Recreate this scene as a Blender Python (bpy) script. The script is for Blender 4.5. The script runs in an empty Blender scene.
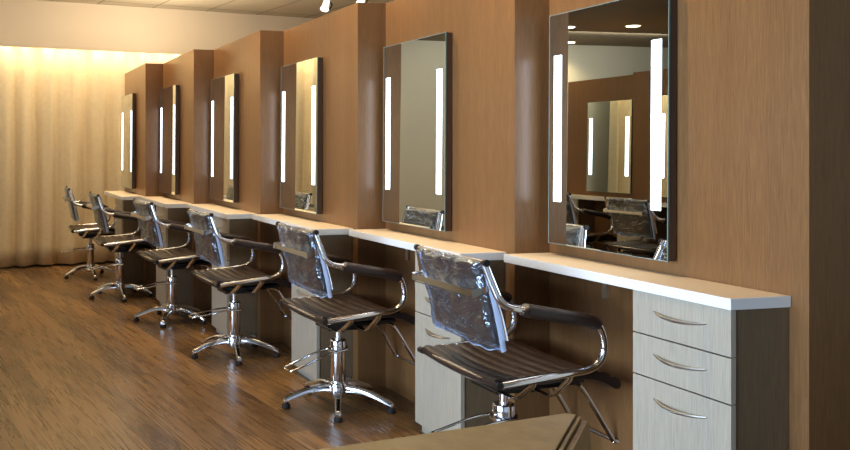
import bpy, bmesh, math, random
from mathutils import Vector, Matrix
from math import sin, cos, pi, radians as R

random.seed(7)
scene = bpy.context.scene
col = scene.collection

# ------------------------------------------------------------------ camera
F_PX, CX, CY, CAM_H = 870.0, 198.1, 149.75, 1.35
YAW = R(14.20 + 8.03)                     # to the right of the room's long axis
cam_data = bpy.data.cameras.new('camera')
cam_data.sensor_width = 36.0
cam_data.lens = F_PX / 850.0 * 36.0
cam_data.shift_x = (425 - CX) / 850.0
cam_data.shift_y = -(225 - CY) / 850.0
cam_data.clip_start = 0.05
cam = bpy.data.objects.new('camera', cam_data)
cam.location = (0, 0, CAM_H)
cam.rotation_euler = (R(90), 0, -YAW)
col.objects.link(cam)
scene.camera = cam

# ------------------------------------------------------------------ exposure, world
vs = scene.view_settings
vs.view_transform = 'Standard'
vs.look = 'None'
vs.gamma = 1.0
vs.exposure = 0.0
vs.use_curve_mapping = False
w = bpy.data.worlds.new('world')
scene.world = w
w.use_nodes = True
w.node_tree.nodes['Background'].inputs[0].default_value = (0.62, 0.74, 1.0, 1)
w.node_tree.nodes['Background'].inputs[1].default_value = 0.35


def area(name, loc, rot, sx, sy, power, colr, spread=180):
    d = bpy.data.lights.new(name, 'AREA')
    d.shape = 'RECTANGLE'
    d.size, d.size_y = sx, sy
    d.energy = power
    d.color = colr
    d.spread = R(spread)
    o = bpy.data.objects.new(name, d)
    o.location = loc
    o.rotation_euler = rot
    col.objects.link(o)
    return o


COOL = (0.58, 0.76, 1.0)
WARM = (1.0, 0.76, 0.44)
# daylight through the big windows of the left wall (faces +X)
area('window_daylight', (-3.14, 1.7, 1.55), (0, R(-90), 0), 2.0, 4.2, 215, COOL, 100)
# daylight through the shop front behind the camera (faces +Y)
area('shopfront_daylight', (0.6, -1.94, 1.5), (R(90), 0, 0), 3.6, 2.0, 7, COOL)
# unseen aisle and wall fills added, and the uplight on top of the partition
area('valance_wall_washer', (2.6, 8.2, 2.98), (R(52), 0, 0), 2.6, 0.15, 20, (1.0, 0.87, 0.68))  # added fill that brightens the valance, no fixture
area('far_wall_washer', (-0.7, 9.0, 2.76), (R(55), 0, 0), 2.6, 0.15, 22, (1.0, 0.95, 0.84))  # added fill for the pale far wall, no fixture
area('aisle_ceiling_light', (1.55, 6.0, 3.0), (0, 0, 0), 0.5, 6.5, 16, WARM, 90)  # added soft fill over the aisle, no fixture
area('partition_uplight', (3.2, 6.5, 2.25), (R(180), 0, 0), 0.2, 5.0, 130, (1.0, 0.86, 0.66))
# warm light strip hidden behind the valance, shining down the curtain
area('curtain_cove_light', (2.9, 9.84, 2.62), (R(9), 0, 0), 3.8, 0.05, 22, (1.0, 0.83, 0.58), 125)
# warm ceiling light of the zone behind the partition
area('rear_zone_light', (4.6, 6.8, 2.98), (0, 0, 0), 1.2, 3.0, 40, (1.0, 0.84, 0.62))


def spot(name, loc, target, power, angle, colr, blend=0.8, radius=0.05):
    d = bpy.data.lights.new(name, 'SPOT')
    d.energy = power
    d.spot_size = R(angle)
    d.spot_blend = blend
    d.color = colr
    d.shadow_soft_size = radius
    o = bpy.data.objects.new(name, d)
    o.location = loc
    o.rotation_euler = (Vector(target) - Vector(loc)).to_track_quat('-Z', 'Y').to_euler()
    col.objects.link(o)
    return o


# ------------------------------------------------------------------ materials
def S(r, g, b):
    f = lambda c: (c / 255 / 12.92) if c / 255 <= 0.04045 else ((c / 255 + 0.055) / 1.055) ** 2.4
    return (f(r), f(g), f(b), 1)


def mat(name, colr, rough=0.5, metal=0.0, **kw):
    m = bpy.data.materials.new(name)
    m.use_nodes = True
    b = m.node_tree.nodes['Principled BSDF']
    b.inputs['Base Color'].default_value = colr
    b.inputs['Roughness'].default_value = rough
    b.inputs['Metallic'].default_value = metal
    for k, v in kw.items():
        b.inputs[k.replace('_', ' ')].default_value = v
    return m


def N(m, t, **kw):
    n = m.node_tree.nodes.new(t)
    for k, v in kw.items():
        if hasattr(n, k):
            setattr(n, k, v)
        else:
            n.inputs[k].default_value = v
    return n


def L(m, a, b):
    m.node_tree.links.new(a, b)


def grain(m, c1, c2, scale=(300, 300, 6.0), bump=0.02, c3=None, rough=None):
    """streaky veneer: noise stretched along one axis in object space"""
    bs = m.node_tree.nodes['Principled BSDF']
    tc = N(m, 'ShaderNodeTexCoord')
    mp = N(m, 'ShaderNodeMapping')
    mp.inputs['Scale'].default_value = scale
    L(m, tc.outputs['Object'], mp.inputs['Vector'])
    nz = N(m, 'ShaderNodeTexNoise')
    nz.inputs['Scale'].default_value = 1.6
    nz.inputs['Detail'].default_value = 6
    nz.inputs['Roughness'].default_value = 0.7
    L(m, mp.outputs[0], nz.inputs['Vector'])
    rp = N(m, 'ShaderNodeValToRGB')
    rp.color_ramp.elements[0].position = 0.34
    rp.color_ramp.elements[1].position = 0.66
    rp.color_ramp.elements[0].color = c1
    rp.color_ramp.elements[1].color = c2
    L(m, nz.outputs['Fac'], rp.inputs[0])
    out = rp.outputs[0]
    if c3:
        n2 = N(m, 'ShaderNodeTexNoise')
        mp2 = N(m, 'ShaderNodeMapping')
        mp2.inputs['Scale'].default_value = tuple(s * 0.06 for s in scale)
        L(m, tc.outputs['Object'], mp2.inputs['Vector'])
        n2.inputs['Scale'].default_value = 1.0
        n2.inputs['Detail'].default_value = 2
        L(m, mp2.outputs[0], n2.inputs['Vector'])
        mx = N(m, 'ShaderNodeMixRGB')
        mx.blend_type = 'MULTIPLY'
        mx.inputs[0].default_value = 0.6
        r2 = N(m, 'ShaderNodeValToRGB')
        r2.color_ramp.elements[0].color = c3
        r2.color_ramp.elements[1].color = (1, 1, 1, 1)
        r2.color_ramp.elements[0].position = 0.3
        r2.color_ramp.elements[1].position = 0.7
        L(m, n2.outputs['Fac'], r2.inputs[0])
        L(m, out, mx.inputs[1])
        L(m, r2.outputs[0], mx.inputs[2])
        out = mx.outputs[0]
    L(m, out, bs.inputs['Base Color'])
    bp = N(m, 'ShaderNodeBump')
    bp.inputs['Strength'].default_value = 0.15
    bp.inputs['Distance'].default_value = bump
    L(m, nz.outputs['Fac'], bp.inputs['Height'])
    L(m, bp.outputs[0], bs.inputs['Normal'])
    return m


M = {}
M['panel'] = grain(mat('panel_wood', S(150, 100, 62), 0.31), S(104, 70, 40), S(136, 98, 60), bump=0.0004, c3=(0.80, 0.78, 0.76, 1))
M['greige'] = grain(mat('greige_laminate', S(170, 165, 155), 0.45), S(148, 138, 122), S(178, 168, 150), bump=0.001)
M['carcass'] = grain(mat('cabinet_side_laminate', S(120, 105, 85), 0.45), S(92, 76, 56), S(120, 101, 76), bump=0.001)  # shade on the cabinet sides put into this darker colour
M['white'] = mat('white_counter', S(228, 226, 222), 0.22)
M['counter_top'] = grain(mat('counter_top_laminate', S(214, 196, 172), 0.35), S(206, 186, 160), S(220, 203, 180), bump=0.0003)  # tan reflection of the wood wall painted into the white top
M['chrome'] = mat('chrome', (0.82, 0.83, 0.86, 1), 0.10, 1.0)
M['satin'] = mat('satin_steel', (0.62, 0.60, 0.57, 1), 0.28, 1.0)
M['black'] = mat('black_plastic', S(22, 20, 20), 0.4)
M['blackmetal'] = mat('black_metal', S(26, 24, 24), 0.3, 0.3)
M['mirror'] = mat('mirror_silver', (0.80, 0.84, 0.81, 1), 0.0, 1.0)
M['frame'] = grain(mat('mirror_case', S(62, 44, 32), 0.4), S(50, 34, 24), S(74, 52, 38), bump=0.001)
M['plaster'] = mat('pale_plaster', S(196, 192, 176), 0.9)
M['valance'] = mat('valance_plaster', S(206, 190, 166), 0.9)
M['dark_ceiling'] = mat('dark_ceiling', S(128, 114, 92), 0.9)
M['glass_edge'] = mat('glass_edge', S(70, 92, 84), 0.1)
M['bevel'] = mat('polished_bevel', S(170, 190, 185), 0.15, 0.6)
M['rubber'] = mat('rubber', S(15, 15, 15), 0.7)
M['white_metal'] = mat('white_metal', S(225, 225, 220), 0.4)

m = M['leather'] = mat('brown_leather', S(42, 30, 26), 0.34)
bs = m.node_tree.nodes['Principled BSDF']
tc = N(m, 'ShaderNodeTexCoord')
nz = N(m, 'ShaderNodeTexNoise')
nz.inputs['Scale'].default_value = 60
nz.inputs['Detail'].default_value = 4
L(m, tc.outputs['Object'], nz.inputs['Vector'])
bp = N(m, 'ShaderNodeBump')
bp.inputs['Strength'].default_value = 0.25
bp.inputs['Distance'].default_value = 0.004
L(m, nz.outputs['Fac'], bp.inputs['Height'])
L(m, bp.outputs[0], bs.inputs['Normal'])

# lamps
def emit(name, colr, s):
    m = mat(name, colr, 0.4)
    b = m.node_tree.nodes['Principled BSDF']
    b.inputs['Emission Color'].default_value = colr
    b.inputs['Emission Strength'].default_value = s
    return m


M['led'] = emit('led_strip_light', (0.78, 0.88, 1.0, 1), 5.5)
M['warm_lamp'] = emit('warm_lamp', (1.0, 0.86, 0.62, 1), 8.0)

# plastic film
m = M['film'] = bpy.data.materials.new('clear_plastic_film')
m.use_nodes = True
nt = m.node_tree
nt.nodes.clear()
out = N(m, 'ShaderNodeOutputMaterial')
tr = N(m, 'ShaderNodeBsdfTransparent')
tr.inputs[0].default_value = (0.72, 0.80, 0.95, 1)
gl = N(m, 'ShaderNodeBsdfGlossy')
gl.inputs['Roughness'].default_value = 0.09
gl.inputs[0].default_value = (0.80, 0.90, 1.0, 1)
df = N(m, 'ShaderNodeBsdfDiffuse')
df.inputs[0].default_value = (0.62, 0.70, 0.86, 1)
tc = N(m, 'ShaderNodeTexCoord')
mp = N(m, 'ShaderNodeMapping')
mp.inputs['Scale'].default_value = (1, 0.55, 1.2)
mp.inputs['Rotation'].default_value = (0.5, 0.1, 0.2)
L(m, tc.outputs['Object'], mp.inputs[0])
nz = N(m, 'ShaderNodeTexNoise')
nz.inputs['Scale'].default_value = 11
nz.inputs['Detail'].default_value = 3
nz.inputs['Distortion'].default_value = 1.6
L(m, mp.outputs[0], nz.inputs['Vector'])
bp = N(m, 'ShaderNodeBump')
bp.inputs['Strength'].default_value = 0.9
bp.inputs['Distance'].default_value = 0.03
L(m, nz.outputs['Fac'], bp.inputs['Height'])
L(m, bp.outputs[0], gl.inputs['Normal'])
lw = N(m, 'ShaderNodeLayerWeight')
lw.inputs['Blend'].default_value = 0.35
L(m, bp.outputs[0], lw.inputs['Normal'])
mr = N(m, 'ShaderNodeMapRange')
mr.inputs['To Min'].default_value = 0.08
mr.inputs['To Max'].default_value = 0.8
L(m, lw.outputs['Facing'], mr.inputs['Value'])
mix = N(m, 'ShaderNodeMixShader')
L(m, mr.outputs[0], mix.inputs[0])
L(m, tr.outputs[0], mix.inputs[1])
L(m, gl.outputs[0], mix.inputs[2])
mix2 = N(m, 'ShaderNodeMixShader')
mix2.inputs[0].default_value = 0.02
L(m, mix.outputs[0], mix2.inputs[1])
L(m, df.outputs[0], mix2.inputs[2])
L(m, mix2.outputs[0], out.inputs[0])

m = M['seam'] = mat('film_seam', (0.70, 0.80, 0.98, 1), 0.2)
m.node_tree.nodes['Principled BSDF'].inputs['Alpha'].default_value = 0.55

# floor planks: long axis along the row (world Y)
m = M['floor'] = mat('vinyl_plank_floor', S(80, 55, 35), 0.3)
bs = m.node_tree.nodes['Principled BSDF']
tc = N(m, 'ShaderNodeTexCoord')
mp = N(m, 'ShaderNodeMapping')
mp.inputs['Rotation'].default_value = (0, 0, R(90))
L(m, tc.outputs['Object'], mp.inputs[0])
br = N(m, 'ShaderNodeTexBrick')
br.offset = 0.37
br.inputs['Scale'].default_value = 1.0
br.inputs['Brick Width'].default_value = 0.92
br.inputs['Row Height'].default_value = 0.13
br.inputs['Mortar Size'].default_value = 0.0012
br.inputs['Bias'].default_value = 0.0
br.inputs['Color1'].default_value = S(84, 62, 40)
br.inputs['Color2'].default_value = S(128, 97, 62)
br.inputs['Mortar'].default_value = S(52, 38, 27)
L(m, mp.outputs[0], br.inputs['Vector'])
mp2 = N(m, 'ShaderNodeMapping')
mp2.inputs['Scale'].default_value = (30, 1.1, 1)
L(m, tc.outputs['Object'], mp2.inputs[0])
nz = N(m, 'ShaderNodeTexNoise')
nz.inputs['Scale'].default_value = 2.0
nz.inputs['Detail'].default_value = 3
nz.inputs['Roughness'].default_value = 0.5
nz.inputs['Distortion'].default_value = 0.4
L(m, mp2.outputs[0], nz.inputs['Vector'])
rp = N(m, 'ShaderNodeValToRGB')
rp.color_ramp.elements[0].position = 0.3
rp.color_ramp.elements[1].position = 0.72
rp.color_ramp.elements[0].color = (0.58, 0.56, 0.54, 1)
rp.color_ramp.elements[1].color = (1.35, 1.32, 1.26, 1)
L(m, nz.outputs['Fac'], rp.inputs[0])
mx = N(m, 'ShaderNodeMixRGB')
mx.blend_type = 'MULTIPLY'
mx.inputs[0].default_value = 1.0
L(m, br.outputs['Color'], mx.inputs[1])
L(m, rp.outputs[0], mx.inputs[2])
L(m, mx.outputs[0], bs.inputs['Base Color'])
rr = N(m, 'ShaderNodeMapRange')
rr.inputs['To Min'].default_value = 0.20
rr.inputs['To Max'].default_value = 0.36
L(m, nz.outputs['Fac'], rr.inputs['Value'])
L(m, rr.outputs[0], bs.inputs['Roughness'])
bp = N(m, 'ShaderNodeBump')
bp.inputs['Strength'].default_value = 0.3
bp.inputs['Distance'].default_value = 0.0015
L(m, nz.outputs['Fac'], bp.inputs['Height'])
L(m, bp.outputs[0], bs.inputs['Normal'])

# ceiling tiles
m = M['ceiling'] = mat('ceiling_tiles', S(196, 182, 156), 0.9)
bs = m.node_tree.nodes['Principled BSDF']
tc = N(m, 'ShaderNodeTexCoord')
br = N(m, 'ShaderNodeTexBrick')
br.offset = 0.0
br.inputs['Scale'].default_value = 1.0
br.inputs['Brick Width'].default_value = 0.68
br.inputs['Row Height'].default_value = 1.36
br.inputs['Mortar Size'].default_value = 0.012
br.inputs['Color1'].default_value = S(196, 184, 160)
br.inputs['Color2'].default_value = S(188, 176, 152)
br.inputs['Mortar'].default_value = S(140, 128, 106)
L(m, tc.outputs['Object'], br.inputs['Vector'])
L(m, br.outputs['Color'], bs.inputs['Base Color'])
nz = N(m, 'ShaderNodeTexNoise')
nz.inputs['Scale'].default_value = 90
L(m, tc.outputs['Object'], nz.inputs['Vector'])
bp = N(m, 'ShaderNodeBump')
bp.inputs['Strength'].default_value = 0.2
bp.inputs['Distance'].default_value = 0.003
L(m, nz.outputs['Fac'], bp.inputs['Height'])
L(m, bp.outputs[0], bs.inputs['Normal'])

# curtain fabric, slightly translucent
m = M['curtain'] = bpy.data.materials.new('sheer_curtain')
m.use_nodes = True
bs = m.node_tree.nodes['Principled BSDF']
bs.inputs['Roughness'].default_value = 0.85
tc = N(m, 'ShaderNodeTexCoord')
nz = N(m, 'ShaderNodeTexNoise')
nz.inputs['Scale'].default_value = 24
nz.inputs['Detail'].default_value = 4
L(m, tc.outputs['Object'], nz.inputs['Vector'])
rp = N(m, 'ShaderNodeValToRGB')
rp.color_ramp.elements[0].position = 0.35
rp.color_ramp.elements[1].position = 0.65
rp.color_ramp.elements[0].color = S(214, 194, 156)
rp.color_ramp.elements[1].color = S(220, 201, 163)
L(m, nz.outputs['Fac'], rp.inputs[0])
L(m, rp.outputs[0], bs.inputs['Base Color'])

# desk: waxed brown board
M['desk'] = grain(mat('brown_desk_laminate', S(140, 105, 62), 0.42), S(172, 130, 70), S(192, 149, 86), scale=(14, 14, 14), bump=0.0008)


# ------------------------------------------------------------------ mesh helpers
def obj(name, bm, m, parent=None, smooth=False, loc=None, rotz=None, bevel=0.0):
    if bevel > 0:
        bmesh.ops.bevel(bm, geom=[e for e in bm.edges], offset=bevel, segments=2, affect='EDGES', profile=0.7)
    bmesh.ops.recalc_face_normals(bm, faces=bm.faces)
    me = bpy.data.meshes.new(name)
    bm.to_mesh(me)
    bm.free()
    if smooth:
        for p in me.polygons:
            p.use_smooth = True
        try:
            me.set_sharp_from_angle(angle=R(40))
        except Exception:
            pass
    if not isinstance(m, (list, tuple)):
        m = [m]
    for x in m:
        me.materials.append(x)
    o = bpy.data.objects.new(name, me)
    col.objects.link(o)
    if parent:
        o.parent = parent
    if loc is not None:
        o.location = loc
    if rotz is not None:
        o.rotation_euler = (0, 0, rotz)
    return o


def tag(o, label=None, cat=None, group=None, kind=None):
    if label: o['label'] = label
    if cat: o['category'] = cat
    if group: o['group'] = group
    if kind: o['kind'] = kind
    return o


def thing(name, label, cat, loc=(0, 0, 0), rotz=0.0, group=None):
    o = bpy.data.objects.new(name, None)
    o.empty_display_size = 0.1
    col.objects.link(o)
    o.location = loc
    o.rotation_euler = (0, 0, rotz)
    return tag(o, label, cat, group)


def NB():
    return bmesh.new()


def box(bm, x0, x1, y0, y1, z0, z1, mi=0):
    vs_ = [bm.verts.new(p) for p in ((x0, y0, z0), (x1, y0, z0), (x1, y1, z0), (x0, y1, z0),
                                     (x0, y0, z1), (x1, y0, z1), (x1, y1, z1), (x0, y1, z1))]
    fs = []
    for f in ((0, 3, 2, 1), (4, 5, 6, 7), (0, 1, 5, 4), (1, 2, 6, 5), (2, 3, 7, 6), (3, 0, 4, 7)):
        fc = bm.faces.new([vs_[i] for i in f])
        fc.material_index = mi
        fs.append(fc)
    return fs


def prism(bm, pts, z0, z1):
    a = [bm.verts.new((x, y, z0)) for x, y in pts]
    b = [bm.verts.new((x, y, z1)) for x, y in pts]
    bm.faces.new(a[::-1])
    bm.faces.new(b)
    n = len(pts)
    for i in range(n):
        bm.faces.new((a[i], a[(i + 1) % n], b[(i + 1) % n], b[i]))


def extrude_y(bm, prof, y0, y1, n=1, fn=None):
    """closed profile of (x,z) points swept along y"""
    rings = []
    for k in range(n + 1):
        y = y0 + (y1 - y0) * k / n
        rings.append([bm.verts.new(fn(x, y, z) if fn else (x, y, z)) for x, z in prof])
    m_ = len(prof)
    for k in range(n):
        for i in range(m_):
            bm.faces.new((rings[k][i], rings[k][(i + 1) % m_], rings[k + 1][(i + 1) % m_], rings[k + 1][i]))
    bm.faces.new(rings[0][::-1])
    bm.faces.new(rings[-1])


def smooth_path(pts, n=6):
    """Catmull-Rom through the points"""
    P = [Vector(p) for p in pts]
    P = [P[0] * 2 - P[1]] + P + [P[-1] * 2 - P[-2]]
    out_ = []
    for i in range(1, len(P) - 2):
        p0, p1, p2, p3 = P[i - 1:i + 3]
        for k in range(n):
            t = k / n
            out_.append(0.5 * ((2 * p1) + (p2 - p0) * t + (2 * p0 - 5 * p1 + 4 * p2 - p3) * t * t + (3 * p1 - p0 - 3 * p2 + p3) * t ** 3))
    out_.append(P[-2])
    return out_


def tube(bm, pts, r, seg=10, rads=None, flat=1.0, up=None):
    """round (or flattened) bar along a polyline"""
    P = [Vector(p) for p in pts]
    rings = []
    prev = None
    for i, p in enumerate(P):
        if i == 0:
            t = (P[1] - P[0])
        elif i == len(P) - 1:
            t = (P[-1] - P[-2])
        else:
            t = (P[i + 1] - P[i]).normalized() + (P[i] - P[i - 1]).normalized()
        t.normalize()
        if prev is None:
            ref = Vector(up) if up else (Vector((0, 0, 1)) if abs(t.z) < 0.9 else Vector((1, 0, 0)))
            u = ref - t * ref.dot(t)
        else:
            u = prev - t * prev.dot(t)
        u.normalize()
        prev = u
        v = t.cross(u)
        rr_ = rads[i] if rads else r
        rings.append([bm.verts.new(p + u * (cos(2 * pi * k / seg) * rr_ * flat) + v * (sin(2 * pi * k / seg) * rr_)) for k in range(seg)])
    for a, b in zip(rings, rings[1:]):
        for k in range(seg):
            bm.faces.new((a[k], a[(k + 1) % seg], b[(k + 1) % seg], b[k]))
    bm.faces.new(rings[0][::-1])
    bm.faces.new(rings[-1])


def lathe(bm, prof, seg=20, c=(0, 0)):
    """(r,z) profile about z"""
    rings = []
    for r_, z in prof:
        r_ = max(r_, 0.0005)
        rings.append([bm.verts.new((c[0] + cos(2 * pi * k / seg) * r_, c[1] + sin(2 * pi * k / seg) * r_, z)) for k in range(seg)])
    for a, b in zip(rings, rings[1:]):
        for k in range(seg):
            bm.faces.new((a[k], a[(k + 1) % seg], b[(k + 1) % seg], b[k]))
    bm.faces.new(rings[0][::-1])
    bm.faces.new(rings[-1])


def struct(name, bm, m, **kw):
    o = obj(name, bm, m, **kw)
    o['kind'] = 'structure'
    return o


# ------------------------------------------------------------------ room shell (world axes = room axes)
AL = R(8.03)                              # the mirror panels are turned 8 degrees against the room
XL, XR, YB, YF, ZC = -3.2, 6.6, -2.0, 10.2, 3.03
b = NB(); box(b, XL - .1, XR + .1, YB - .1, YF + .1, -0.1, 0); struct('floor', b, M['floor'])
b = NB(); box(b, XL - .1, XR + .1, YB - .1, YF + .1, ZC, ZC + 0.1)
o = struct('ceiling', b, M['ceiling'])
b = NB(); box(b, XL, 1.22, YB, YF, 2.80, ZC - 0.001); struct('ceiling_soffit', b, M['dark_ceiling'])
b = NB(); box(b, XL, XR, YF, YF + 0.1, 0, ZC); struct('wall_far', b, M['plaster'])
b = NB(); box(b, XR, XR + .1, YB, YF, 0, ZC); struct('wall_right', b, M['plaster'])
# left wall with a band of windows
b = NB()
box(b, XL - .1, XL, YB, YF, 0, 0.45)
box(b, XL - .1, XL, YB, YF, 2.65, ZC)
box(b, XL - .1, XL, YB, -1.3, 0.45, 2.65)
box(b, XL - .1, XL, 4.5, YF, 0.45, 2.65)
struct('wall_left', b, M['plaster'])
b = NB()
for y in (-1.3, 0.62, 2.56, 4.46):
    box(b, XL - .08, XL - .02, y, y + 0.05, 0.45, 2.65)
box(b, XL - .08, XL - .02, -1.25, 4.46, 0.45, 0.5)
box(b, XL - .08, XL - .02, -1.25, 4.46, 2.6, 2.65)
struct('window_1', b, M['white_metal'])
b = NB()
box(b, XL, -1.3, YB - .1, YB, 0, ZC)
box(b, 2.5, XR, YB - .1, YB, 0, ZC)
box(b, -1.3, 2.5, YB - .1, YB, 2.6, ZC)
box(b, -1.3, 2.5, YB - .1, YB, 0, 0.4)
struct('wall_back', b, M['plaster'])
b = NB()
for x in (-1.3, -0.06, 1.18, 2.45):
    box(b, x, x + 0.05, YB - .08, YB - .02, 0.4, 2.6)
struct('window_2', b, M['white_metal'])

# valance in front of the curtain
VX0 = 1.35
b = NB()
box(b, VX0, XR, 9.74, 9.78, 2.50, ZC)
box(b, VX0, VX0 + 0.04, 9.78, YF, 2.50, ZC)
struct('trim_1', b, M['valance'])

# curtain: pleated cloth sheet with thickness
b = NB()
nx, nz_ = 560, 14
x0, x1 = VX0 + 0.06, 5.2
ph = [random.uniform(0, 6.28) for _ in range(6)]
grid = []
for j in range(nz_ + 1):
    z = 0.025 + (2.93 - 0.025) * j / nz_
    row = []
    fl = 1.0 - 0.35 * j / nz_
    for i in range(nx + 1):
        x = x0 + (x1 - x0) * i / nx
        q = x * 2 * pi
        y = 9.96 + fl * (0.052 * sin(q * 3.9 + 1.6 * sin(q * 0.45 + ph[0]) + 0.25 * sin(z * 1.1 + ph[4]))
                         + 0.012 * sin(q * 8.3 + ph[1] + 0.8 * sin(q * 0.9)) + 0.016 * sin(q * 1.7 + ph[2] + 0.3 * z))
        row.append(b.verts.new((x, y, z)))
    grid.append(row)
for j in range(nz_):
    for i in range(nx):
        b.faces.new((grid[j][i], grid[j][i + 1], grid[j + 1][i + 1], grid[j + 1][i]))
cur = obj('curtain', b, M['curtain'], smooth=True)
tag(cur, 'floor-length pleated cream curtain glowing warm along the far wall', 'curtain')
sm = cur.modifiers.new('thickness', 'SOLIDIFY')
sm.thickness = 0.003
# visible strip of the cove light
b = NB(); box(b, VX0 + .1, 5.2, 9.80, 9.83, 2.63, 2.65)
tag(obj('cove_light_strip', b, M['warm_lamp']), 'slim warm light strip tucked behind the valance above the curtain', 'light')

# ------------------------------------------------------------------ stations
X1, Y1, ST, RT, TOP = 2.4293, 2.0909, 1.2290, 0.17344, 2.1838
CZ, CD, CT, G = 0.90, 0.228, 0.035, 0.059


def W(xp, yp):
    return (xp * cos(AL) + yp * sin(AL), -xp * sin(AL) + yp * cos(AL))


MIRX = 1.10                                # the aisle's centre line for the opposite row (set below)


# own row: wooden sawtooth wall
pts = [(X1 + 3.3, Y1), (X1, Y1)]
for i in range(6):
    xx = X1 - RT * i
    if i: pts.append((xx, Y1 + ST * i))
    pts.append((xx, Y1 + ST * (i + 1)))
pts += [(X1 - RT * 5 + 0.45, Y1 + 6 * ST), (X1 + 0.5, Y1 + 0.5), (X1 + 3.3, Y1 + 0.5)]
b = NB(); prism(b, [W(*p) for p in pts], 0.0, TOP)
struct('wall_partition_right', b, M['panel'])

ORD = ['nearest', 'second', 'third', 'fourth', 'fifth', 'farthest']


def station_frame(i, opp):
    """origin, rotation and x sign of station i's local frame (x towards the wall, y away along it)"""
    if not opp:
        o = W(X1 - RT * i, Y1 + ST * i)
        return o, -AL, 1
    return (OX, OY - i * OS), pi - AL, 1


# opposite row (seen only in the mirrors)
OS = math.hypot(ST, RT)
OX, OY = -0.58, 8.84
NO = 3


def make_mirror(i, opp, label):
    (ox, oy), rz, s = station_frame(i, opp)
    t = thing('mirror', label, 'mirror', (ox, oy, 0), rz,
              'lit mirrors across the aisle' if opp else 'lit mirrors of the station row')
    dy = -0.12 if opp else 0.0
    y0, y1, z0, z1 = 0.508 + dy, 1.173 + dy, 0.952, 1.924

    def lean(bm):                              # the glass leans back a hair towards its top
        for v in bm.verts: v.co.x += 0.0066 * (v.co.z - 0.95)
        return bm
    b = NB(); box(b, -0.039, -0.008, y0, y1, z0, z1); obj('case', lean(b), M['frame'], t)
    b = NB(); box(b, -0.012, -0.0005, y0 + 0.05, y1 - 0.05, z0 + 0.05, z1 - 0.05); obj('wall_mount', b, M['frame'], t)
    b = NB()
    box(b, -0.045, -0.0392, y0 - 0.003, y1 + 0.003, z0 - 0.003, z1 + 0.003)
    bmesh.ops.recalc_face_normals(b, faces=b.faces)
    for f in b.faces:
        if abs(f.normal.x) < 0.5: f.material_index = 1
    for q in ((y0 - .003, y0, z0 - .003, z1 + .003), (y1, y1 + .003, z0 - .003, z1 + .003), (y0, y1, z0 - .003, z0), (y0, y1, z1, z1 + .003)):
        for f in box(b, -0.0460, -0.0451, *q): f.material_index = 2
    obj('mirror_glass', lean(b), [M['mirror'], M['glass_edge'], M['bevel']], t)
    for ya, yb in ((0.541 + dy, 0.587 + dy), (1.095 + dy, 1.141 + dy)):
        b = NB(); box(b, -0.0470, -0.0452, ya, yb, 1.13, 1.75)
        o_ = obj('light_strip', lean(b), M['led'], t)
    return t


def make_counter(i, opp, label):
    (ox, oy), rz, s = station_frame(i, opp)
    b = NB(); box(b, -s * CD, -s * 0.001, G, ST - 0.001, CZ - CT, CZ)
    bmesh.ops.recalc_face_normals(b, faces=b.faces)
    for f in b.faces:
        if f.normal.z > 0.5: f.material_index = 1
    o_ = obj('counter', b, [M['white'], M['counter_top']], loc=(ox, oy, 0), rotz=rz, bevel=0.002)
    return tag(o_, label, 'counter', 'white station counters across the aisle' if opp else 'white station counters')


def make_bracket(i, label):
    (ox, oy), rz, s = station_frame(i, False)
    b = NB()
    box(b, -0.14, -0.004, 0.700, 0.725, CZ - CT - 0.006, CZ - CT - 0.0005)
    box(b, -0.14, -0.128, 0.700, 0.725, CZ - CT - 0.075, CZ - CT - 0.006)
    o_ = obj('counter_bracket', b, M['satin'], loc=(ox, oy, 0), rotz=rz)
    return tag(o_, label, 'bracket', 'brackets under the counters')


def make_cabinet(i, opp, label):
    (ox, oy), rz, s = station_frame(i, opp)
    t = thing('drawer_cabinet', label, 'cabinet', (ox, oy, 0), rz,
              'drawer cabinets across the aisle' if opp else 'greige drawer cabinets')
    ya, yb, zt = 0.066, 0.468, CZ - CT - 0.001
    b = NB(); box(b, -s * (CD - 0.024), -s * 0.002, ya, yb, 0.05, zt); obj('body', b, M['carcass'], t)
    b = NB(); box(b, -s * (CD - 0.036), -s * 0.004, ya + 0.02, yb - 0.008, 0.0, 0.05); obj('plinth', b, M['greige'], t)
    zs = [zt, 0.720, 0.577, 0.048]
    for k in range(3):
        b = NB()
        box(b, -s * (CD - 0.004), -s * (CD - 0.023), ya - 0.004, yb, zs[k + 1] + (0.0025 if k < 2 else 0), zs[k] - (0.0 if k == 0 else 0.0025))
        nm = 'drawer'
        d = obj(nm, b, M['greige'], t, bevel=0.001)
        # bowed bar handle
        zc = zs[k] - 0.058 if k < 2 else zs[k] - 0.064
        ym = 0.262
        path = []
        for q in range(17):
            a = -1 + q / 8
            path.append((-s * (CD - 0.004 + 0.026 * (1 - a * a)), ym + a * 0.108, zc - 0.010 * (1 - a * a)))
        rad = [0.0035 + 0.0025 * (1 - abs(-1 + q / 8)) for q in range(17)]
        b = NB(); tube(b, path, 0.005, 8, rads=rad)
        obj('handle', b, M['satin'], d, smooth=True)
    return t


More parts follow.
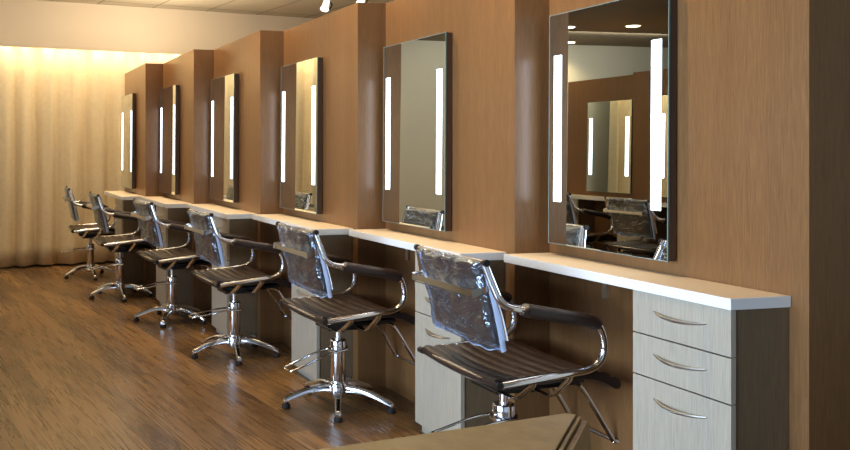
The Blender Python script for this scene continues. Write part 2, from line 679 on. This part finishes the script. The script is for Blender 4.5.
where = ['under the counter nearest the camera', 'second from the camera', 'third from the camera',
         'fourth from the camera', 'fifth from the camera', 'beside the curtain']
for i in range(6):
    make_mirror(i, False, [
        'tall lit mirror nearest the camera, reflecting the row across the aisle',
        'tall lit mirror second from the camera, reflecting a pale wall',
        'tall lit mirror third from the camera, reflecting the golden curtain',
        'narrow-looking lit mirror fourth from the camera, half its glass golden',
        'lit mirror seen almost edge-on, second from the curtain',
        'lit mirror closest to the curtain, seen edge-on at the end of the row'][i])
    make_counter(i, False, [
        'white wall counter nearest the camera, its end face showing at right',
        'white wall counter behind the nearest plastic-covered chair',
        'white wall counter third from the camera, below the golden-reflecting mirror',
        'white wall counter fourth from the camera',
        'white wall counter second from the curtain',
        'white wall counter at the far end of the row beside the curtain'][i])
    make_bracket(i, 'small steel bracket under the white counter, ' + where[i].replace('under the counter ', ''))
    make_cabinet(i, False, [
        'greige three-drawer cabinet at right front, brown side panel fully visible',
        'pale three-drawer cabinet standing behind the backrest of the nearest chair',
        'greige drawer cabinet third from the camera, behind the second chair',
        'greige drawer cabinet fourth from the camera, behind the third chair',
        'greige drawer cabinet fifth from the camera, behind the fourth chair',
        'drawer cabinet at the far end of the row beside the curtain'][i])

# opposite partition
dirx, diry = -sin(AL), -cos(AL)
pts = [(OX - 0.9, OY)]
for i in range(NO):
    cx_, cy_ = OX, OY - i * OS
    pts.append((cx_, cy_))
    pts.append((cx_ + dirx * ST, cy_ + diry * ST))
pts.append((OX - 0.9, OY - (NO - 1) * OS + diry * ST))
b = NB(); prism(b, pts, 0, TOP)
struct('wall_partition_left', b, M['panel'])
oplab = ['reflected left of centre in the nearest mirror', 'reflected at the right of the nearest mirror', 'just beyond the reflection of the nearest mirror']
for i in range(NO):
    make_mirror(i, True, 'lit mirror across the aisle, ' + oplab[i])
    make_counter(i, True, 'white counter across the aisle, ' + oplab[i])
    make_cabinet(i, True, 'drawer cabinet across the aisle, ' + oplab[i])


# ------------------------------------------------------------------ styling chair (local: +X forward, origin on the floor under the column)
def scallop_profile(path, thick, n_ribs, depth, nsub=6):
    """closed (x,z) profile: padded strip along a path, with cross channels on the upper side"""
    P = smooth_path([(p[0], 0, p[1]) for p in path], 10)
    # resample by arc length
    ds = [0]
    for a, c in zip(P, P[1:]): ds.append(ds[-1] + (c - a).length)
    tot = ds[-1]
    n = n_ribs * nsub
    top, bot = [], []
    for k in range(n + 1):
        s_ = tot * k / n
        j = max(q for q in range(len(ds)) if ds[q] <= s_ + 1e-9)
        j = min(j, len(P) - 2)
        t = (s_ - ds[j]) / max(ds[j + 1] - ds[j], 1e-9)
        p = P[j].lerp(P[j + 1], t)
        tg = (P[j + 1] - P[j]).normalized()
        nrm = Vector((-tg.z, 0, tg.x))
        ph_ = (k % nsub) / nsub
        rib = depth * (abs(sin(pi * ph_)) ** 0.6) if 0 < k < n else 0
        endt = 0.45 if k in (0, n) else (0.85 if k in (1, n - 1) else 1.0)
        a = p + nrm * (thick * 0.5 * endt - depth + rib)
        c = p - nrm * (thick * 0.5 * endt)
        top.append((a.x, a.z)); bot.append((c.x, c.z))
    return top + bot[::-1]


def make_chair():
    t = thing('styling_chair', 'chair', 'chair')
    # seat
    prof = scallop_profile([(-0.213, 0.512), (-0.15, 0.511), (0.0, 0.515), (0.14, 0.524), (0.20, 0.520), (0.26, 0.500), (0.315, 0.470)], 0.038, 10, 0.0065)
    b = NB()
    extrude_y(b, prof, -0.270, 0.270, 10, lambda x, y, z: (x, y, z - 0.012 * (1 - (abs(y) / 0.27) ** 2)))
    obj('seat', b, M['leather'], t, smooth=True)
    # rear rod of the seat with black ends
    b = NB(); tube(b, [(-0.205, -0.272, 0.507), (-0.205, 0.272, 0.507)], 0.007, 10)
    rd = obj('seat_rod', b, M['chrome'], t, smooth=True)
    for sy in (-1, 1):
        b = NB(); tube(b, [(-0.205, sy * 0.2705, 0.507), (-0.205, sy * 0.300, 0.507)], 0.013, 10)
        obj('end_cap', b, M['black'], rd, smooth=True)
    # under-seat plate and cross brackets
    b = NB()
    prism(b, [(-0.13, -0.16), (0.14, -0.16), (0.27, -0.12), (0.27, 0.12), (0.14, 0.16), (-0.13, 0.16)], 0.448, 0.466)
    box(b, -0.09, 0.10, -0.09, 0.09, 0.415, 0.449)
    obj('seat_plate', b, M['blackmetal'], t)
    for x in (-0.06, 0.09):
        b = NB()
        zt = 0.513 + (0.012 if x > 0 else 0)
        path = [(x, -0.285, zt), (x, -0.275, zt - 0.02), (x - 0.035, -0.24, 0.445), (x - 0.035, -0.215, 0.436), (x - 0.035, 0.215, 0.436),
                (x - 0.035, 0.24, 0.445), (x, 0.275, zt - 0.02), (x, 0.285, zt)]
        tube(b, path, 0.016, 8, flat=0.3)
        obj('seat_bracket', b, M['chrome'], t, smooth=True)
    # side frames
    side = [(-0.238, 0.944), (-0.226, 0.905), (-0.210, 0.850), (-0.195, 0.812), (-0.165, 0.787), (-0.095, 0.772), (0.05, 0.745), (0.165, 0.725), (0.208, 0.703),
            (0.230, 0.650), (0.229, 0.600), (0.207, 0.563), (0.165, 0.543), (0.10, 0.535), (-0.04, 0.521), (-0.19, 0.506)]
    for sy in (-1, 1):
        b = NB()
        pth = smooth_path([(x, sy * (0.245 + 0.040 * min(1, max(0, (0.944 - z) / 0.15))) , z) for x, z in side], 5)
        tube(b, pth, 0.0138, 12)
        fr = obj('arm_frame', b, M['chrome'], t, smooth=True)
        b = NB()
        pad = smooth_path([(-0.095, sy * 0.285, 0.772), (-0.085, sy * 0.285, 0.770), (0.05, sy * 0.285, 0.745), (0.150, sy * 0.285, 0.7275), (0.185, sy * 0.285, 0.717), (0.208, sy * 0.285, 0.703)], 4)
        rads = [0.018] + [0.028] * (len(pad) - 3) + [0.026, 0.016]
        tube(b, pad, 0.025, 14, rads=rads, flat=0.9)
        obj('armrest_pad', b, M['leather'], fr, smooth=True)
        # chrome collar behind the pad
        b = NB(); tube(b, [(-0.112, sy * 0.285, 0.775), (-0.094, sy * 0.285, 0.7715)], 0.018, 12)
        obj('collar', b, M['chrome'], fr, smooth=True)
        # flat inner post that stiffens the back
        b = NB()
        tube(b, smooth_path([(-0.228, sy * 0.232, 0.950), (-0.212, sy * 0.238, 0.890), (-0.192, sy * 0.246, 0.820), (-0.168, sy * 0.252, 0.74), (-0.150, sy * 0.254, 0.66)], 4), 0.011, 8, flat=0.45)
        obj('back_post', b, M['chrome'], fr, smooth=True)
    # backrest pad
    prof = scallop_profile([(-0.230, 0.934), (-0.221, 0.905), (-0.206, 0.85), (-0.186, 0.78), (-0.168, 0.70), (-0.155, 0.635)], 0.032, 7, 0.006)
    b = NB()
    extrude_y(b, prof, -0.222, 0.222, 6, lambda x, y, z: (x - 0.010 * (1 - (abs(y) / 0.222) ** 2), y, z))
    br_ = obj('backrest', b, M['leather'], t, smooth=True)
    # clear film cover, loose and creased
    b = NB()
    rnd = random.Random(3)
    A, Bn = 44, 34
    prs = [(rnd.uniform(8, 40), rnd.uniform(6, 30), rnd.uniform(0, 6.28)) for _ in range(7)]

    def wr(y, z):
        return sum(abs(sin(a * y + c * z + p_)) - 0.5 for a, c, p_ in prs) * 0.0024

    def cl(z):                                   # centre line of the pad
        ks = [(0.60, -0.148), (0.635, -0.155), (0.70, -0.168), (0.78, -0.186), (0.85, -0.206), (0.905, -0.221), (0.944, -0.232), (0.965, -0.238)]
        for (za, xa), (zb, xb) in zip(ks, ks[1:]):
            if z <= zb: return xa + (xb - xa) * (z - za) / (zb - za)
        return ks[-1][1]
    sheets = []
    for sgn in (-1, 1):
        g_ = []
        for j in range(Bn + 1):
            z = 0.612 + (0.949 - 0.612) * j / Bn
            row = []
            for i in range(A + 1):
                y = -0.238 + 0.476 * i / A
                edge = min(min(i, A - i) / 3.0, min(j, Bn - j) / 2.0, 1.0)
                off = sgn * (0.003 + edge ** 0.5 * (0.021 + (0.010 if sgn < 0 else 0.0)) + edge * wr(y, z + sgn))
                zz = z + (0.004 * sin(y * 60 + 1) + 0.008 * sin(y * 17) if j == 0 else 0)
                row.append(b.verts.new((cl(z) + off - 0.010 * (1 - (abs(y) / 0.238) ** 2), y, zz)))
            g_.append(row)
        for j in range(Bn):
            for i in range(A):
                b.faces.new((g_[j][i], g_[j][i + 1], g_[j + 1][i + 1], g_[j + 1][i]))
        sheets.append(g_)
    a_, c_ = sheets
    for j in range(Bn):
        b.faces.new((a_[j][0], a_[j + 1][0], c_[j + 1][0], c_[j][0]))
        b.faces.new((a_[j][A], a_[j + 1][A], c_[j + 1][A], c_[j][A]))
    for i in range(A):
        b.faces.new((a_[Bn][i], a_[Bn][i + 1], c_[Bn][i + 1], c_[Bn][i]))
    for f in b.faces: f.material_index = 0
    n0 = len(b.faces)
    e_ = lambda i, j: (a_[j][i].co + c_[j][i].co) * 0.5
    for i in (0, A):
        tube(b, [e_(i, j) for j in range(Bn + 1)], 0.0045, 6, flat=2.4, up=(1, 0, 0))
    tube(b, [e_(i, 0) for i in range(A + 1)], 0.0035, 6)
    b.faces.ensure_lookup_table()
    for f in b.faces[n0:]: f.material_index = 1
    cv = obj('plastic_cover', b, [M['film'], M['seam']], br_, smooth=True)
    cv['label'] = 'clear creased plastic cover'
    # top rod
    b = NB(); tube(b, [(-0.238, -0.255, 0.943), (-0.238, 0.255, 0.943)], 0.009, 10)
    rd = obj('top_rod', b, M['chrome'], t, smooth=True)
    for sy in (-1, 1):
        b = NB(); tube(b, [(-0.238, sy * 0.252, 0.943), (-0.238, sy * 0.266, 0.943)], 0.0135, 10)
        obj('end_cap', b, M['black'], rd, smooth=True)
    # cross bar behind the back, held by clamps
    b = NB()
    extrude_y(b, [(-0.276, 0.840), (-0.246, 0.850), (-0.240, 0.845), (-0.270, 0.816), (-0.278, 0.817)], -0.195, 0.195)
    bar = obj('back_bar', b, M['chrome'], t)
    bar['label'] = 'polished cross bar behind the backrest'
    for sy in (-1, 1):
        b = NB()
        extrude_y(b, [(-0.280, 0.844), (-0.212, 0.860), (-0.206, 0.840), (-0.272, 0.815), (-0.282, 0.816)],
                  sy * 0.1955, sy * (0.240 if sy < 0 else 0.222))
        obj('clamp', b, M['chrome'], bar)
    # column
    b = NB(); lathe(b, [(0.036, 0.075), (0.039, 0.080), (0.039, 0.306), (0.043, 0.309), (0.043, 0.345), (0.038, 0.352), (0.019, 0.353)], 28)
    cl_ = obj('column', b, M['chrome'], t, smooth=True)
    b = NB(); lathe(b, [(0.017, 0.34), (0.017, 0.43)], 18); obj('piston', b, M['chrome'], cl_, smooth=True)
    # pump lever
    b = NB()
    pth = [(0.03, -0.050, 0.0), (-0.06, -0.050, 0.0), (-0.13, -0.050, -0.006), (-0.24, -0.050, -0.026), (-0.285, -0.046, -0.032), (-0.300, -0.034, -0.034),
           (-0.302, 0.0, -0.034), (-0.300, 0.034, -0.034), (-0.285, 0.046, -0.032), (-0.24, 0.050, -0.026), (-0.13, 0.050, -0.006), (-0.06, 0.050, 0.0), (0.03, 0.050, 0.0)]
    tube(b, smooth_path(pth, 3), 0.0055, 8)
    lathe(b, [(0.040, -0.007), (0.054, -0.005), (0.054, 0.005), (0.040, 0.007)], 20)
    obj('pump_lever', b, M['chrome'], t, smooth=True, loc=(0, 0, 0.299))
    # footrest: two rods down and forward, joined by bars
    b = NB()
    for sy in (-1, 1):
        pth = [(0.20, sy * 0.10, 0.447), (0.245, sy * 0.11, 0.438), (0.28, sy * 0.115, 0.405), (0.395, sy * 0.12, 0.225), (0.41, sy * 0.12, 0.21), (0.50, sy * 0.12, 0.165)]
        tube(b, smooth_path(pth, 4), 0.0095, 8)
    tube(b, [(0.50, -0.122, 0.165), (0.50, 0.122, 0.165)], 0.0095, 8)
    tube(b, [(0.41, -0.12, 0.21), (0.41, 0.12, 0.21)], 0.007, 8)
    obj('footrest', b, M['chrome'], t, smooth=True)
    # hub and five legs
    b = NB(); lathe(b, [(0.030, 0.052), (0.050, 0.056), (0.053, 0.070), (0.053, 0.115), (0.046, 0.128), (0.039, 0.130)], 24)
    obj('hub', b, M['chrome'], t, smooth=True)
    b = NB()
    pp = [(0.045, 0.098), (0.10, 0.100), (0.17, 0.088), (0.24, 0.064), (0.285, 0.046), (0.296, 0.036)]
    P = smooth_path([(x, 0, z) for x, z in pp], 4)
    rings = []
    for k, p in enumerate(P):
        u = k / (len(P) - 1)
        hw = 0.021 - 0.006 * u
        hh = 0.017 - 0.008 * u
        rings.append([b.verts.new((p.x, yy, p.z + zz)) for yy, zz in
                      ((-hw, -hh), (-hw * 0.95, hh * 0.3), (-hw * 0.55, hh), (hw * 0.55, hh), (hw * 0.95, hh * 0.3), (hw, -hh))])
    for a, c in zip(rings, rings[1:]):
        for k in range(6):
            b.faces.new((a[k], a[(k + 1) % 6], c[(k + 1) % 6], c[k]))
    b.faces.new(rings[0][::-1]); b.faces.new(rings[-1])
    leg = obj('leg', b, M['chrome'], t, smooth=True)
    b = NB()
    lathe(b, [(0.018, 0.0), (0.023, 0.004), (0.023, 0.018), (0.015, 0.026), (0.008, 0.036)], 14, (0.282, 0))
    obj('glide', b, M['rubber'], leg, smooth=True)
    for k in range(1, 5):
        lg = leg.copy(); col.objects.link(lg); lg.parent = t
        lg.rotation_euler = (0, 0, 2 * pi * k / 5)
        for ch in leg.children:
            c2 = ch.copy(); col.objects.link(c2); c2.parent = lg
    return t


def copy_tree(o_, parent=None):
    c = o_.copy(); col.objects.link(c)
    if parent: c.parent = parent
    for ch in list(o_.children):
        copy_tree(ch, c)
    return c


chair0 = make_chair()
spots = [  # panel-frame x, y, extra turn, base turn
    (2.01, 3.03, -1.0, 0), (1.843, 4.271, 1.4, 0), (1.639, 5.505, 2.0, 6), (1.488, 6.719, 4.0, -14), (1.27, 7.95, 0.0, 8), (1.162, 9.262, -3.0, 10)]
clab = ['plastic-covered styling chair nearest the camera, its base cut off by the brown desk',
        'styling chair second from the camera, its whole chrome five-leg base visible',
        'styling chair third from the camera, standing before the fourth cabinet',
        'styling chair fourth from the camera, its brown seat turned flat towards the counter',
        'styling chair second from the curtain, its back partly behind the next one',
        'farthest styling chair, standing alone against the curtain with thin-looking back']
chairs = []
for i, (xp, yp, ex, bt) in enumerate(spots):
    c = chair0 if i == 0 else copy_tree(chair0)
    x, y = W(xp, yp)
    c.location = (x, y, 0)
    rz = -AL + R(ex)
    c.rotation_euler = (0, 0, rz)
    tag(c, clab[i], 'chair', 'styling chairs along the mirror row')
    base = math.atan2(-y, -x) - rz + R(bt)
    k = 0
    for ch in c.children:
        if ch.name.startswith('pump_lever'):
            ch.rotation_euler = (0, -R([5, 11, 0, 0, 2, 0][i]), 0)
        if ch.name.startswith('leg'):
            ch.rotation_euler = (0, 0, base + 2 * pi * k / 5); k += 1
    chairs.append(c)
for i in range(NO):
    c = copy_tree(chair0)
    (ox, oy), rz, s = station_frame(i, True)
    lx, ly = -0.48, 0.76
    c.location = (ox + lx * cos(rz) - ly * sin(rz), oy + lx * sin(rz) + ly * cos(rz), 0)
    c.rotation_euler = (0, 0, rz + R([3, -2, 4][i]))
    tag(c, 'styling chair across the aisle, ' + oplab[i], 'chair', 'styling chairs across the aisle')


# ------------------------------------------------------------------ brown desk in the foreground
def on_z(u, v, z):
    d = (CAM_H - z) * F_PX / (v - CY)
    l = (u - CX) / F_PX * d
    return (l * cos(YAW) + d * sin(YAW), -l * sin(YAW) + d * cos(YAW))


DZ = 0.90
A_, B_, C_ = Vector(on_z(340, 446, DZ)), Vector(on_z(566, 413, DZ)), Vector(on_z(576, 414.2, DZ))
D_ = Vector(on_z(555, 450, DZ))
dk = thing('reception_desk', 'brown board-topped desk with pointed corner at the bottom of the frame', 'desk', (C_.x, C_.y, 0))
C0 = Vector((C_.x, C_.y))
back = (A_ - B_).normalized()
sd = (D_ - C_).normalized()
Lb, Ls = 1.0, 0.55
P0 = [B_, C_, C_ + sd * Ls, B_ + back * Lb + sd * Ls, B_ + back * Lb]
b = NB(); prism(b, [tuple(p - C0) for p in P0], DZ - 0.03, DZ)
obj('desk_top', b, M['desk'], dk, bevel=0.0015)
nout = Vector((-sd.y, sd.x))
if nout.dot(C_ - A_) < 0: nout = -nout
# narrow edge lip beside the top, separated by dark grooves
b = NB()
q = [C_ + nout * 0.003, C_ + nout * 0.008, C_ + nout * 0.008 + sd * Ls, C_ + nout * 0.003 + sd * Ls]
prism(b, [tuple(p - C0) for p in q], DZ - 0.03, DZ - 0.003)
obj('edge_lip', b, M['desk'], dk)
# flared side panel
b = NB()
t0 = C_ + nout * 0.0105
t1 = C_ + nout * 0.019 - sd * 0.0
lo = [t0, t1, t1 + sd * Ls, t0 + sd * Ls]
fl = nout * 0.10
topv = [b.verts.new((*(p - C0), DZ - 0.008)) for p in lo]
botv = [b.verts.new((*(p - C0 + (fl if k in (1, 2) else fl * 0) - (sd * 0.02 if k in (0, 1) else sd * 0)), 0.0)) for k, p in enumerate(lo)]
b.faces.new(topv); b.faces.new(botv[::-1])
for k in range(4):
    b.faces.new((topv[k], topv[(k + 1) % 4], botv[(k + 1) % 4], botv[k]))
obj('side_panel', b, M['desk'], dk)
b = NB()
ins = [B_ + sd * 0.02 + back * 0.02, C_ + sd * 0.02 - nout * 0.004, C_ + sd * (Ls - 0.01) - nout * 0.004, B_ + back * (Lb - 0.02) + sd * (Ls - 0.01), B_ + back * (Lb - 0.02) + sd * 0.02]
prism(b, [tuple(p - C0) for p in ins], 0.0, DZ - 0.03)
obj('desk_body', b, M['desk'], dk)


# ------------------------------------------------------------------ ceiling fixtures
def world_at(u, v, d):
    l = (u - CX) / F_PX * d
    return Vector((l * cos(YAW) + d * sin(YAW), -l * sin(YAW) + d * cos(YAW), CAM_H - (v - CY) * d / F_PX))


def track_head(p, label):
    t = thing('track_spotlight', label, 'spotlight', (p.x, p.y, p.z), 0, 'track spotlights behind the partition')
    b = NB(); tube(b, [(0, 0, 0.02), (0, 0, TRZ - p.z)], 0.012, 10); obj('stem', b, M['satin'], t, smooth=True)
    b = NB()
    ax = Vector((-0.45, -0.25, -0.85)).normalized()
    tube(b, [-ax * 0.045, -ax * 0.037, ax * 0.037, ax * 0.055], 0.04, 18, rads=[0.022, 0.032, 0.035, 0.042])
    obj('lamp_head', b, M['white_metal'], t, smooth=True)
    b = NB(); tube(b, [ax * 0.0555, ax * 0.059], 0.036, 18); obj('lens', b, M['warm_lamp'], t)
    b = NB(); tube(b, [(0.036, -0.015, 0.03), (0.055, -0.015, 0.0), (0.042, 0.0, -0.04)], 0.010, 8); obj('yoke', b, M['blackmetal'], t, smooth=True)
    return t


TRZ = 2.985
h1 = world_at(326, 4.5, 8.3)
h2 = world_at(362, -1.5, 8.0)
for p, lb in ((h1, 'lit track spotlight hanging above the third partition bay'), (h2, 'track spotlight at the top edge of the frame, right of the other one')):
    track_head(p, lb)
b = NB()
dtr = Vector((h2.x - h1.x, h2.y - h1.y, 0)).normalized()
p0 = Vector((h1.x, h1.y, 0)) - dtr * 0.5; p1 = Vector((h2.x, h2.y, 0)) + dtr * 0.8
tube(b, [(p0.x, p0.y, ZC - 0.022), (p1.x, p1.y, ZC - 0.022)], 0.02, 8)
tag(obj('light_track', b, M['white_metal']), 'white lighting track on the ceiling that carries the spotlights', 'track')
spot('track_beam', (h1.x - .05, h1.y - .03, h1.z - .1), (h1.x - 1.5, h1.y - 1, 0), 60, 90, WARM)


def downlight(x, y, z, power, label, group, target=None, angle=125):
    t = thing('downlight', label, 'downlight', (x, y, z), 0, group)
    b = NB(); lathe(b, [(0.085, -0.006), (0.085, 0.0), (0.06, 0.0), (0.06, -0.004)], 24); obj('trim_ring', b, M['white_metal'], t, smooth=True)
    b = NB(); lathe(b, [(0.0, -0.010), (0.070, -0.010), (0.070, -0.001), (0.0, -0.001)], 24); obj('lens', b, M['warm_lamp'], t)
    if power:
        spot('downlight_beam', (x, y, z - 0.02), target or (x, y, 0), power, angle, WARM, 0.9, 0.05)


for i in range(6):
    x, y = W(X1 - RT * i - 0.62, Y1 + ST * i + 1.15)
    downlight(x, y, ZC, 150, 'recessed downlight over the chairs, ' + where[i].replace('under the counter ', ''), 'recessed downlights over the chairs',
              target=(x + 0.75, y - 0.50, 1.1), angle=95)
def mirrored_at(u, v, z):
    d = (z - CAM_H) * F_PX / (CY - v)
    l = (u - CX) / F_PX * d
    th = YAW - AL
    xv, yv = l * cos(th) + d * sin(th), -l * sin(th) + d * cos(th)
    return W(2 * (X1 - 0.04) - xv, yv)


for i, (x, y) in enumerate([mirrored_at(632, 20, 2.8), mirrored_at(568, 37, 2.8), mirrored_at(567, 22, 2.8)]):
    downlight(x, y, 2.80, 55, ['round downlight in the dark soffit, reflected large in the nearest mirror', 'small far downlight in the dark soffit, lower of two reflections',
                                'small far downlight in the dark soffit near the far wall'][i], 'downlights of the dark soffit')
